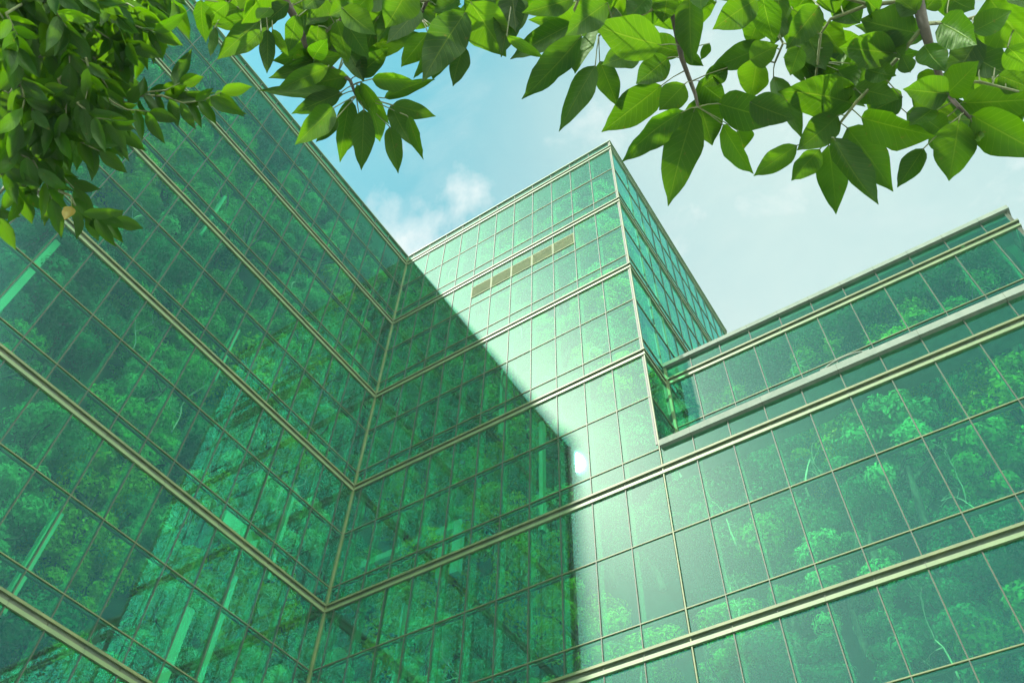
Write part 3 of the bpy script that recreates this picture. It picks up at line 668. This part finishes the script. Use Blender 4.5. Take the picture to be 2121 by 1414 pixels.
for i, (px, D, r0, r1) in enumerate(LIMB):
    p3 = [at(u, v, D + .08*math.sin(j*2.1+i)) for j, (u, v) in enumerate(px)]
    if i < 3: p3 = [base + fork, (base+fork)*.5 + p3[0]*.5 + np.array([0, 0, .15])] + p3; rr_ = [.05, .035] + list(np.linspace(r0, r1, len(px)))
    else: rr_ = list(np.linspace(r0, r1, len(px)))
    mb = MB(); mb.tube([q-base for q in p3], rr_, 8); mb.build('limb', M['bark'], st, True)
    for j in range(len(px)-1):
        for f in (0, .25, .5, .75): nodes.append((np.array(px[j])*(1-f)+np.array(px[j+1])*f, D))
P2 = np.array([q[0] for q in nodes])
def spray(px, D, step=15, ln=(60, 90), back_to=True, yel=0.0, endleaf=True):
    """a twig along a pixel path with leaves set alternately, hanging"""
    mb = LeafMB(); px = [np.array(q, float) for q in px]
    pts3 = [at(q[0], q[1], D + .03*math.sin(i*1.9)) for i, q in enumerate(px)]
    if back_to:
        k = int(np.argmin(np.hypot(P2[:, 0]-px[0][0], P2[:, 1]-px[0][1]))); root = at(P2[k][0], P2[k][1], nodes[k][1])
        mb.tube([root, root*.5+pts3[0]*.5+np.array([0, 0, .02])] + pts3, [.005, .0045] + list(np.linspace(.004, .0015, len(pts3))), 5, 1)
    else: mb.tube(pts3, list(np.linspace(.004, .0015, len(pts3))), 5, 1)
    mb.pad(); sidef = 1
    for j in range(len(px)-1):
        seg = px[j+1]-px[j]; sl_ = np.linalg.norm(seg); dr = seg/sl_; n = max(1, int(sl_/step))
        for q in range(n):
            f = (q+random.uniform(.2, .8))/n; b2 = px[j]*(1-f)+px[j+1]*f; sidef = -sidef
            base_an = math.atan2(dr[1], dr[0]) + sidef*random.uniform(.5, 1.15)
            v = np.array([math.cos(base_an), math.sin(base_an)]) + np.array([0, random.uniform(.35, 1.0)]); v /= np.linalg.norm(v)
            l = random.uniform(*ln); foreshort = random.uniform(.55, 1.0) if v[1] < .3 else random.uniform(.8, 1.0)
            e2 = b2 + v*l*foreshort; DD = D + random.uniform(-.05, .05)
            b = at(b2[0], b2[1], DD); e = at(e2[0], e2[1], DD + random.uniform(-.10, .10))
            mb.leaf(b, e, l*random.uniform(.25, .33)*DD/FPX, random.gauss(0, .5), random.uniform(.0, .2), random.uniform(.2, .6), 8, .012, random.choice((-1, 1))*random.uniform(.05, .22), random.randint(0, 9))
    if endleaf:
        b2 = px[-1]; v = px[-1]-px[-2]; v = v/np.linalg.norm(v); e2 = b2 + (v+np.array([0, .2]))*random.uniform(*ln)*.85
        mb.leaf(at(b2[0], b2[1], D), at(e2[0], e2[1], D), 26*D/FPX, .2, .1, .4, 8, .012, .05, random.randint(4, 9))
    mb.v = [tuple(np.array(q)-base) for q in mb.v]; return mb.build('leafy_twig', [M['leaf_small'], M['twig']], st, True)
K = 2.618
def pk(l): return [(a/K, b/K) for a, b in l]
spray(pk([(480,420),(545,500),(620,560),(690,595),(810,605)]), 2.75, 11)
spray(pk([(690,560),(800,500),(900,490),(975,450)]), 2.85, 11)
spray(pk([(880,520),(990,560),(1100,545),(1200,500)]), 2.8, 10)
spray(pk([(400,20),(460,100),(520,165),(600,215),(700,235)]), 2.9, 11)
spray(pk([(560,60),(660,110),(760,150),(840,170)]), 2.95, 10)
spray(pk([(380,1060),(420,1140),(540,1185),(620,1190)]), 2.7, 9.5)
spray(pk([(330,720),(420,760),(500,800),(540,820)]), 2.9, 10)
spray(pk([(200,860),(290,900),(360,980),(400,1020)]), 2.85, 11)
spray(pk([(60,700),(95,830),(180,870),(250,1000),(280,1080)]), 2.8, 11)
spray(pk([(20,900),(80,980),(120,1060)]), 2.8, 11)
spray(pk([(640,30),(690,20),(760,60)]), 3.0, 10)
spray(pk([(-60,1120),(-20,1170)]), 2.8, 12)
spray(pk([(480,620),(560,660),(640,700)]), 3.0, 11)
spray(pk([(420,560),(520,640),(600,650)]), 2.7, 11)
poly_y = lambda u: np.interp(u, [0, 60, 110, 150, 190, 240, 290, 340], [330, 330, 320, 290, 245, 165, 120, 20])
cnt = 0
while cnt < 125:
    u = random.uniform(-70, 300); v = random.uniform(-70, 330)
    if v > poly_y(max(u, 0)): continue
    an = random.uniform(-.25, 1.5); l = random.uniform(60, 120); mid = (u+l*.5*math.cos(an), v+l*.5*math.sin(an)); end = (u+l*math.cos(an+.25), v+l*math.sin(an+.25))
    if end[1] > poly_y(max(end[0], 0)) + 15: continue
    spray([(u, v), mid, end], random.uniform(2.7, 4.3), 11); cnt += 1
mb = LeafMB(); p = at(148, 428, 2.66); mb.leaf(p, at(136, 456, 2.64), 22*2.66/FPX, .3, .15, .5, 8, .04, .08, 5)
q3 = at(147, 404, 2.7); mb.tube([q3, p], .0012, 5, 1); mb.pad(); mb.v = [tuple(np.array(q)-base) for q in mb.v]
yo = mb.build('withered_leaf', [M['leaf_yel'], M['twig']], st, True); yo['label'] = 'withered yellow leaf'
print('trees', ntree)

# ------------------------------------------------------------------ the hazy air
m, nt, out = new_mat('haze_air')
pv = N(nt, 'ShaderNodeVolumePrincipled', Density=.0009, Anisotropy=.0); pv.inputs['Color'].default_value = (.60, 1.0, .86, 1)
nt.links.new(pv.outputs[0], out.inputs['Volume'])
mb = MB(); mb.box(-420, 420, -420, 420, -1.0, ZT+2.0); ho = mb.build('haze', m); ho['kind'] = 'stuff'
